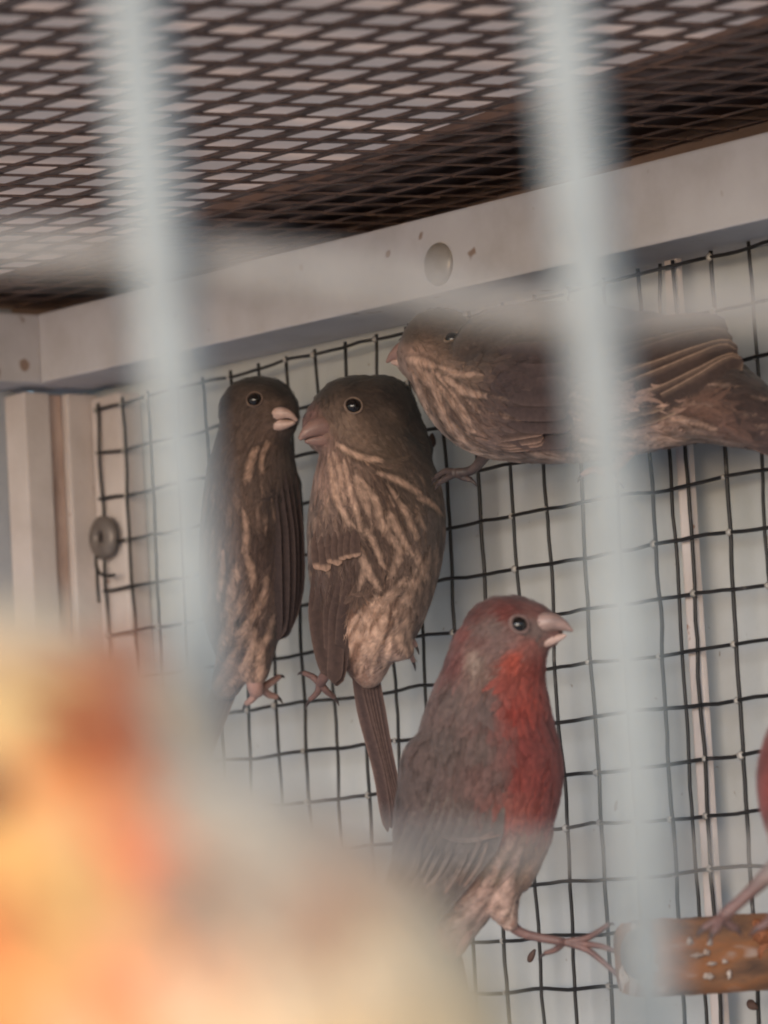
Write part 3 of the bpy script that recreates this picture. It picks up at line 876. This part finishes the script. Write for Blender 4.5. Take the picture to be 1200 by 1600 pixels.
b.tube('upper_beak', [(424, 650, 54), (441, 647, 66), (455, 650, 71), (466, 659, 70)], [11, 9.5, 6, 2], M_HORNP, bk, 6, 14)
b.tube('lower_beak', [(422, 665, 50), (442, 665, 62), (463, 661, 68)], [9.5, 8.5, 3], M_HORNP, bk, 6, 12)
wg = b.part_empty('wing')
for i in range(5):
    t = i / 4
    b.vane('flight_feather', [(424 + 34 * t, 740), (430 + 36 * t, 830), (432 + 34 * t, 920), (432 + 14 * t, 1000 - 10 * t)], 22, (70, 55, 53), (86, 69, 65), wg, 2 + 0.9 * i)
tl = b.part_empty('tail')
for i in range(5):
    t = i / 4 - .5
    b.vane('tail_feather', [(372 + 16 * t, 1020, 0 - 3 * i), (350 + 24 * t, 1075, -14 - 3 * i), (322 + 28 * t, 1140, -30 - 3 * i), (296 + 30 * t, 1200, -44 - 3 * i)], 20, (104, 82, 74), (168, 140, 128), tl)
b.foot((398, 1050, 24), (400, 1078, 18), (408, 1076, -8), [[(424, 1066, -16), (436, 1058, -26)], [(420, 1086, -16), (432, 1090, -26)], [(392, 1094, -10), (384, 1100, -20)]], (16, 12, 8), M_LEGP, 6)

# ---- upper streaked finch lying along the mesh
b = Bird('finch', 'streaked finch stretched out highest on the mesh, above the red finch', GRP, (880, 600), n=30)
zz = lambda x: (x - 880) * 1.12
b.body([[(692, 540, zz(692), 66), (712, 568, zz(715), 72), (770, 612, zz(770), 96), (850, 610, zz(850), 112), (930, 606, zz(930), 112), (1010, 606, zz(1010), 98), (1075, 620, zz(1075), 74), (1130, 648, zz(1130), 54), (1190, 680, zz(1190) - 10, 34), (1245, 706, zz(1245) - 20, 18)],
        [(690, 535, zz(690) + 6, 64), (668, 545, zz(664), 48)], [(650, 552, zz(645) + 6, 30)], [(790, 560, zz(790), 84), (880, 560, zz(880), 88), (1000, 572, zz(1000), 76)]],
       sites=[(690, 475, (80, 66, 56)), (640, 510, (92, 76, 66)), (740, 490, (74, 62, 54)), (708, 522, (104, 86, 76)), (650, 560, (176, 140, 122)), (625, 555, (150, 118, 104)), (690, 575, (150, 120, 104)), (735, 555, (84, 68, 62)), (720, 580, (122, 97, 84), (170, 134, 114)),
              (660, 600, (124, 92, 76), (192, 152, 128)), (690, 640, (112, 84, 72), (188, 148, 124)), (720, 690, (136, 104, 90), (184, 144, 124)), (790, 500, (78, 64, 56)), (850, 480, (86, 72, 62)), (780, 600, (78, 60, 58)), (820, 570, (70, 54, 53)), (810, 660, (82, 62, 58)),
              (770, 700, (122, 94, 86), (178, 142, 126)), (860, 700, (130, 104, 96), (178, 146, 132)), (900, 560, (84, 68, 62)), (960, 520, (96, 80, 68)), (1000, 680, (176, 138, 120)), (960, 700, (180, 146, 132)), (1060, 560, (94, 77, 70)), (1060, 660, (108, 78, 66)), (1100, 690, (112, 82, 72)), (1130, 640, (64, 48, 44)), (1110, 600, (66, 51, 46)), (1160, 670, (66, 49, 46)), (1190, 660, (50, 39, 37)), (1240, 700, (60, 46, 45)), (1180, 695, (104, 78, 72))],
       flow=[(690, 490, 1, 0, 1), (650, 560, .6, 1, .6), (700, 640, .5, 1, .5), (735, 560, 1, .2, 1), (780, 560, 1, .3, 1), (780, 690, 1, .2, 1), (900, 560, 1, -.05, 1), (900, 690, 1, 0, 1), (1050, 600, 1, -.1, 1), (1080, 660, 1, .2, 1)])
b.set_streaks([[(646, 580), (660, 614), (676, 650)], [(666, 576), (698, 614), (724, 652), (732, 678)], [(636, 554), (656, 560), (680, 568)], [(686, 630), (704, 666), (738, 700), (776, 716)],
    [(656, 570), (680, 604), (694, 640), (704, 668)], [(700, 590), (726, 612), (760, 622)], [(690, 572), (716, 584), (748, 586)], [(724, 700), (764, 716), (812, 722)], [(670, 640), (686, 672), (712, 706)],
    [(820, 706), (870, 716), (930, 718)], [(900, 690), (960, 700), (1020, 700)], [(960, 680), (1010, 690), (1060, 690)], [(1010, 650), (1050, 662), (1090, 676)]], 4.8, (206, 167, 146), 2, 3.5, lambda x, y: y > 590)
b.feathers('breast_feathers', 2000, 40, 9, 1.8, 0.0, 0.14, 7, keep=lambda x, y: x > 640 and y > 560, bend=0.05)
b.feathers('back_feathers', 700, 36, 16, 2.0, 0.3, 0.18, 4, keep=lambda x, y: x > 720 and y <= 620, bend=0.1)
b.feathers('head_feathers', 1100, 15, 6, 1.0, 0.3, 0.16, 3, keep=lambda x, y: x < 745 and y < 600, bend=0.14)
b.feathers('down', 7000, 28, 1.6, 3.6, 0.0, 0.25, 3, fuzz=True, keep=lambda x, y: x > 650)
b.eye(708, 523, 11.5, (138, 116, 100))
bk = b.part_empty('beak')
zb_ = zz(640) + 36
b.tube('upper_beak', [(658, 536, zb_), (634, 538, zb_ - 10), (616, 546, zb_ - 18), (604, 557, zb_ - 24)], [22, 17, 9, 2], M_HORND, bk, 6, 14)
b.tube('lower_beak', [(656, 558, zb_), (636, 558, zb_ - 10), (612, 557, zb_ - 20)], [14, 11, 3], M_HORNP, bk, 6, 12)
wg = b.part_empty('wing')
for i in range(7):
    t = i / 6
    b.vane('flight_feather', [(900 + 30 * t, 560 + 110 * t), (980 + 20 * t, 540 + 110 * t), (1060 + 10 * t, 524 + 90 * t), (1122 + 12 * t, 528 + 46 * t)], 40, (74, 56, 50), (172, 140, 118) if i > 2 else (108, 88, 78), wg, 4 + 0.9 * (6 - i), steps=15)
for i in range(6):
    t = i / 5
    b.vane('covert', [(780 + 16 * t, 560 + 120 * t), (830, 566 + 120 * t), (885, 566 + 118 * t)], 40, (78, 60, 58), (92, 73, 69), wg, 4 + 0.8 * i)
for i in range(4):
    t = i / 3
    b.vane('covert', [(768 + 18 * t, 686 + 14 * t), (806, 682 + 16 * t), (846, 676 + 20 * t)], 17, (92, 68, 60), (190, 152, 134), wg, 10 + 1.5 * i)
tl = b.part_empty('tail')
for i in range(6):
    t = i / 5 - .5
    b.vane('tail_feather', [(1080, 640 + 40 * t, zz(1080) + 20 + 4 * i), (1160, 672 + 56 * t, zz(1160) + 10 + 4 * i), (1260, 706 + 64 * t, zz(1260) + 4 * i), (1350, 738 + 66 * t, zz(1350) - 10 + 4 * i)], 32, (62, 48, 47), (98, 76, 70), tl, steps=15)
b.foot((775, 690, zz(760) + 20), (745, 730, zz(720) - 20), (716, 737, zz(716) - 30), [[(700, 734, zz(700) - 40), (684, 744, zz(684) - 44)], [(704, 744, zz(700) - 34), (690, 752, zz(690) - 40)], [(728, 744, zz(720) - 36), (740, 748, zz(735) - 44)]], (12, 8, 8), M_LEGD, 6)
b.foot((980, 700, zz(980) + 20), (960, 730, zz(960) - 20), (940, 738, zz(940) - 30), [[(925, 734, zz(925) - 40), (910, 742, zz(910) - 44)], [(950, 748, zz(950) - 36), (962, 752, zz(960) - 44)]], (12, 8, 8), M_LEGP, 6)


# ---- red-breasted males
RED, REDB, REDC = (150, 62, 50), (126, 56, 50), (104, 48, 45)
def male(label, anchor, n=None, tf=None, detail=1.0, foot=True, group=GRP, depth=None):
    b = Bird('finch', label, group, anchor, n=n, tf=tf, depth=depth)
    b.body([[(790, 998, 8, 68), (778, 1030, 6, 74), (768, 1080, 4, 84), (762, 1150, 2, 104), (762, 1210, 2, 116), (748, 1280, 0, 108), (730, 1345, -2, 86), (712, 1410, -8, 56), (700, 1465, -14, 32)],
            [(800, 990, 10, 60), (786, 996, 10, 66)], [(826, 982, 18, 44), (848, 984, 24, 30)], [(745, 1010, 4, 40), (718, 1070, 0, 34)],
            [(690, 1200, 18, 64), (668, 1290, 16, 52), (650, 1370, 8, 34), (640, 1420, 2, 16)],
            [(772, 1370, 22, 44), (784, 1412, 22, 24), (797, 1442, 20, 11)], [(812, 1300, 10, 50), (800, 1360, 6, 36)]],
           sites=[(800, 934, (90, 46, 42)), (740, 955, (98, 52, 46)), (790, 952, (112, 56, 50)), (850, 950, (112, 70, 64)), (770, 980, (112, 92, 86)), (750, 985, (108, 86, 80)), (775, 1010, (110, 88, 82)), (835, 985, (112, 92, 86)), (720, 985, (128, 70, 64)), (712, 1030, (118, 70, 66)), (748, 1000, (112, 78, 72)), (790, 1000, (122, 94, 88)), (830, 1010, (150, 90, 80)),
                  (742, 1030, (146, 124, 112)), (770, 1010, (118, 90, 84)), (800, 1030, (164, 74, 58)), (840, 1040, RED), (790, 1060, (144, 70, 60)), (760, 1050, (124, 98, 88)), (805, 1100, (144, 58, 48)), (825, 1080, RED), (720, 1080, (100, 82, 76)), (760, 1090, (98, 80, 75)),
                  (700, 1150, (92, 76, 70)), (750, 1150, (96, 78, 72)), (785, 1140, (112, 76, 70)), (820, 1150, REDB), (850, 1130, REDB), (850, 1200, (136, 58, 50)), (810, 1200, (132, 60, 52)), (780, 1200, (100, 76, 70)), (840, 1260, (156, 74, 62)), (810, 1260, (150, 84, 72)), (860, 1240, (140, 66, 58)),
                  (820, 1310, (158, 124, 106)), (790, 1340, (160, 134, 112)), (660, 1220, (90, 74, 69)), (720, 1250, (92, 76, 70)), (640, 1330, (102, 88, 80)), (700, 1330, (96, 82, 74)), (630, 1420, (104, 92, 84)),
                  (760, 1390, (178, 140, 122), (206, 172, 154)), (720, 1440, (186, 146, 130), (208, 174, 158)), (790, 1400, (160, 128, 112), (200, 168, 150)), (740, 1420, (150, 112, 98), (204, 170, 154)), (690, 1470, (178, 72, 66)), (672, 1456, (180, 66, 60)), (710, 1490, (196, 158, 146))],
           flow=[(800, 940, -1, .1), (740, 980, -.6, 1), (800, 1000, -1, .4), (840, 1040, -.2, 1), (740, 1040, -.3, 1), (720, 1120, -.2, 1), (820, 1140, 0.1, 1), (850, 1220, -.1, 1), (760, 1180, -.15, 1), (680, 1260, -.3, 1), (740, 1330, -.5, 1), (820, 1320, -.5, 1), (760, 1400, -.7, 1), (700, 1460, -.5, 1)])
    D = detail
    if not tf: b.set_streaks([[(800, 1300), (772, 1360), (736, 1420), (712, 1458)], [(816, 1320), (794, 1372), (760, 1424), (730, 1470)], [(770, 1370), (742, 1416), (712, 1460)], [(800, 1370), (790, 1404), (776, 1440)], [(780, 1340), (752, 1392), (718, 1444)]], 6, (196, 160, 144))
    b.feathers('body_feathers', int(1500 * D), 34, 13, 1.3, 0.45, 0.14, 5, keep=None if tf else (lambda x, y: y > 1050), bend=0.12)
    b.feathers('head_feathers', int(1400 * D), 15, 6, 1.0, 0.3, 0.14, 3, keep=None if tf else (lambda x, y: y < 1080), bend=0.14)
    b.feathers('down', int(9000 * D), 26, 1.6, 3.2, 0.4, 0.22, 3, fuzz=True, keep=None if tf else (lambda x, y: y > 1020))
    b.feathers('head_down', int(5000 * D), 14, 1.4, 2.2, 0.3, 0.18, 2, fuzz=True, keep=None if tf else (lambda x, y: y < 1060))
    b.eye(809, 974, 13.5, (124, 98, 92), ringw=0.5)
    bk = b.part_empty('beak')
    b.tube('upper_beak', [(838, 975, 40), (860, 971, 45), (878, 976, 46), (893, 985, 44)], [19, 15.5, 9, 2], M_HORN, bk, 6, 14)
    b.tube('lower_beak', [(836, 999, 38), (854, 999, 41), (869, 996, 42), (883, 991, 42)], [13.5, 11, 7, 2], M_HORNP, bk, 6, 12)
    wg = b.part_empty('wing')
    for i in range(9):
        t = i / 8
        b.vane('flight_feather', [(672 + 104 * t, 1225 - 20 * t), (648 + 118 * t, 1290), (630 + 106 * t, 1340), (615 + 78 * t, 1385 + 10 * t), (614 + 38 * t, 1418 + 32 * t)], 29, (98, 84, 77), (124, 108, 100), wg, 4 + 0.9 * i, steps=15)
    b.ribbons('wing_edgings', [] if tf else [[(686, 1290), (712, 1298), (738, 1296), (764, 1287)], [(668, 1308), (655, 1342), (638, 1376)], [(690, 1310), (672, 1350), (654, 1388)], [(708, 1314), (690, 1352), (672, 1380)], [(728, 1308), (712, 1346), (694, 1378)],
        [(748, 1300), (734, 1336), (716, 1368)]], 6, (138, 120, 110), (90, 76, 70), 13, 3) if not tf else None
    tl = b.part_empty('tail')
    for i in range(5):
        t = i / 4 - .5
        b.vane('tail_feather', [(690 + 24 * t, 1450, -14 - 3 * i), (700 + 26 * t, 1510, -26 - 3 * i), (716 + 26 * t, 1590, -40 - 3 * i), (734 + 24 * t, 1660, -54 - 3 * i)], 24, (96, 60, 56), (140, 84, 76), tl)
    if foot:
        b.foot((790, 1425, 20), (812, 1455, 14), (880, 1470, 18), [[(912, 1464, 30), (934, 1450, 46), (948, 1438, 58)], [(915, 1480, 34), (942, 1500, 54), (966, 1522, 66)], [(912, 1472, 30), (938, 1474, 48), (956, 1480, 60)], [(868, 1484, 0), (852, 1490, -8)]], (14, 8, 7), M_LEG, 5.2)
        b.foot((730, 1440, 16), (722, 1476, 8), (712, 1492, -10), [[(700, 1482, -22), (690, 1478, -32)], [(706, 1506, -22), (700, 1518, -32)]], (16, 10, 8), M_LEGP)
    return b


male('red breasted finch with red crown and throat, one foot stretched toward the perch', (760, 1200), n=70)
# the second male, standing on the perch, mostly past the right edge: faces left
ca, sa = math.cos(0.12), math.sin(0.12)
def tf_r(x, y, z):
    dx, dy = -(x - 760), (y - 1200)
    return (1302 + dx * 0.97 - min(0, dy + 40) * 0.42, 1215 + dy * 0.9, z)
m2 = male('reddish finch on the wooden perch, only breast and leg showing at the right edge', (1302, 1215), n=72, tf=tf_r, detail=0.6, foot=False, group=None)
m2.tf = lambda x, y, z: (x, y, z)
m2.foot((1250, 1320, 10), (1178, 1388, 4), (1128, 1434, 0), [[(1112, 1442, 6), (1098, 1450, 8)], [(1120, 1446, 14), (1112, 1456, 20)], [(1142, 1446, -4), (1152, 1452, -8)]], (24, 11, 10), M_LEG, 7)
m2.foot((1285, 1340, 20), (1236, 1400, 14), (1204, 1436, 8), [[(1192, 1444, 14), (1180, 1450, 16)], [(1214, 1446, 4), (1224, 1454, 0)]], (24, 11, 10), M_LEG, 7)

# ---- big blurred orange bird close to the lens
K_ALB = 0.95
OR, CRM = (236, 140, 62), (222, 192, 150)
b = Bird('canary', 'pale orange and cream canary very close and out of focus at the lower left', None, (100, 1350), depth=0.292)
b.body([[(0, 1226, 10, 284), (56, 1330, 10, 300), (125, 1480, 0, 368), (240, 1775, -40, 568), (320, 1990, -40, 560), (330, 2240, -60, 420), (320, 2480, -120, 220)],
        [(-10, 1225, 20, 270), (30, 1240, 10, 280)], [(140, 1185, -20, 200), (212, 1300, -10, 200)], [(-120, 1290, 60, 190)]],
       voxel=9, smooth=12,
       sites=[(20, 950, (204, 182, 150)), (100, 1000, (186, 112, 72)), (90, 1085, (150, 74, 38)), (150, 1060, (178, 86, 44)), (190, 1100, (166, 102, 72)), (95, 1195, (224, 108, 38)), (20, 1170, (226, 160, 100)), (20, 1080, (206, 172, 116)),  # the lit lower left and dulled grey neck are painted into these colours
              (110, 1240, (220, 172, 118)), (190, 1262, (236, 130, 78)), (220, 1292, (224, 132, 90)), (255, 1325, (160, 134, 110)), (60, 1300, (216, 164, 90)), (140, 1350, (204, 158, 100)), (20, 1390, (200, 120, 66)), (100, 1410, (204, 152, 90)),
              (30, 1450, (238, 146, 82)), (60, 1500, (255, 162, 98)), (130, 1520, (255, 180, 146)), (200, 1510, (246, 140, 88)), (60, 1550, (252, 130, 64)), (180, 1580, (255, 182, 124)), (260, 1430, (214, 144, 106)), (330, 1440, (208, 160, 124)),
              (400, 1460, (220, 190, 154)), (300, 1500, (232, 188, 146)), (400, 1540, (238, 196, 148)), (520, 1500, (228, 196, 156)), (500, 1560, (242, 200, 142)), (600, 1480, (220, 192, 154)), (350, 1380, (184, 158, 132)), (430, 1372, (192, 148, 116)), (310, 1350, (146, 128, 108)),
              (270, 1150, (186, 170, 148)), (330, 1200, (192, 178, 158)), (230, 1050, (188, 168, 142)), (300, 1250, (192, 172, 146)), (370, 1270, (194, 176, 152)), (640, 1560, (226, 194, 148)), (300, 2300, (205, 175, 130))],
       flow=[(0, 1050, 1, .3), (150, 1100, .7, 1), (0, 1300, .4, 1), (250, 1300, .8, 1), (200, 1600, .3, 1), (500, 1500, .6, 1), (300, 2200, 0, 1)])
b.feathers('body_feathers', 1500, 120, 50, 8, 0.3, 0.10, 5)
b.feathers('down', 3500, 90, 6, 9, 0.3, 0.12, 3, fuzz=True)
b.eye(2, 1222, 44, (186, 150, 96))
bk = b.part_empty('beak')
b.tube('upper_beak', [(-200, 1270, 160), (-280, 1300, 200), (-350, 1360, 220)], [90, 60, 8], M_HORNP, bk, 6, 14)
b.tube('lower_beak', [(-190, 1340, 150), (-260, 1360, 180), (-330, 1375, 200)], [60, 40, 8], M_HORNP, bk, 6, 12)
tl = b.part_empty('tail')
for i in range(5):
    t = i / 4 - .5
    b.vane('tail_feather', [(320 + 120 * t, 2450, -160 - 8 * i), (360 + 200 * t, 2800, -200 - 8 * i), (400 + 240 * t, 3200, -240 - 8 * i)], 130, (214, 176, 122), (232, 200, 156), tl)
wg = b.part_empty('wing')
for i in range(6):
    t = i / 5
    b.vane('flight_feather', [(420 + 160 * t, 1760 + 40 * t), (480 + 180 * t, 2060), (470 + 120 * t, 2400)], 120, (206, 172, 126), (226, 200, 162), wg, 10 + 6 * i)

# ------------------------------------------------------------------ near wire screen, far out of focus
near = tag(empty('front_wire_grid', CAM + ray(600, 800) * 0.325), 'pale blurred upright bars and cross wires of the near cage front', 'cage front')
near.rotation_euler = ROT.to_euler()
DN = 0.325; SN = DN / F_PX


def bar(pts, r, mat):
    P = catmull([(x - 600, -(y - 800), z) for x, y, z in pts], 8)
    vs, fs = tube([Vector(p) * SN for p in P], r * SN, 14)
    mesh_obj('bar', vs, fs, mat, near)


for pts in ([(-560, -700), (-500, 40), (-460, 500), (-390, 1050), (-360, 1500), (-330, 2400)], [(150, -700), (208, 40), (258, 500), (314, 1050), (336, 1500), (350, 2400)],
            [(818, -700), (878, 40), (926, 500), (982, 1050), (1010, 1500), (1044, 2400)], [(1510, -700), (1570, 40), (1615, 500), (1670, 1050), (1700, 1500), (1740, 2400)]):
    bar([(x, y, 0) for x, y in pts], 47, M_GALV)
for dy in (-900, 0, 925, 1850):
    bar([(-900, 330 + dy, -70), (-100, 378 + dy, -70), (220, 396 + dy, -76), (600, 438 + dy, -70), (780, 476 + dy, -76), (950, 490 + dy, -76), (1250, 474 + dy, -70), (2100, 490 + dy, -70)] if dy <= 0 else
        [(-900, 1270 + dy - 925, -70), (0, 1290 + dy - 925, -70), (300, 1296 + dy - 925, -76), (600, 1318 + dy - 925, -70), (950, 1342 + dy - 925, -76), (1250, 1346 + dy - 925, -70), (2100, 1360 + dy - 925, -70)], 32 if dy <= 0 else 18, M_GALVH)
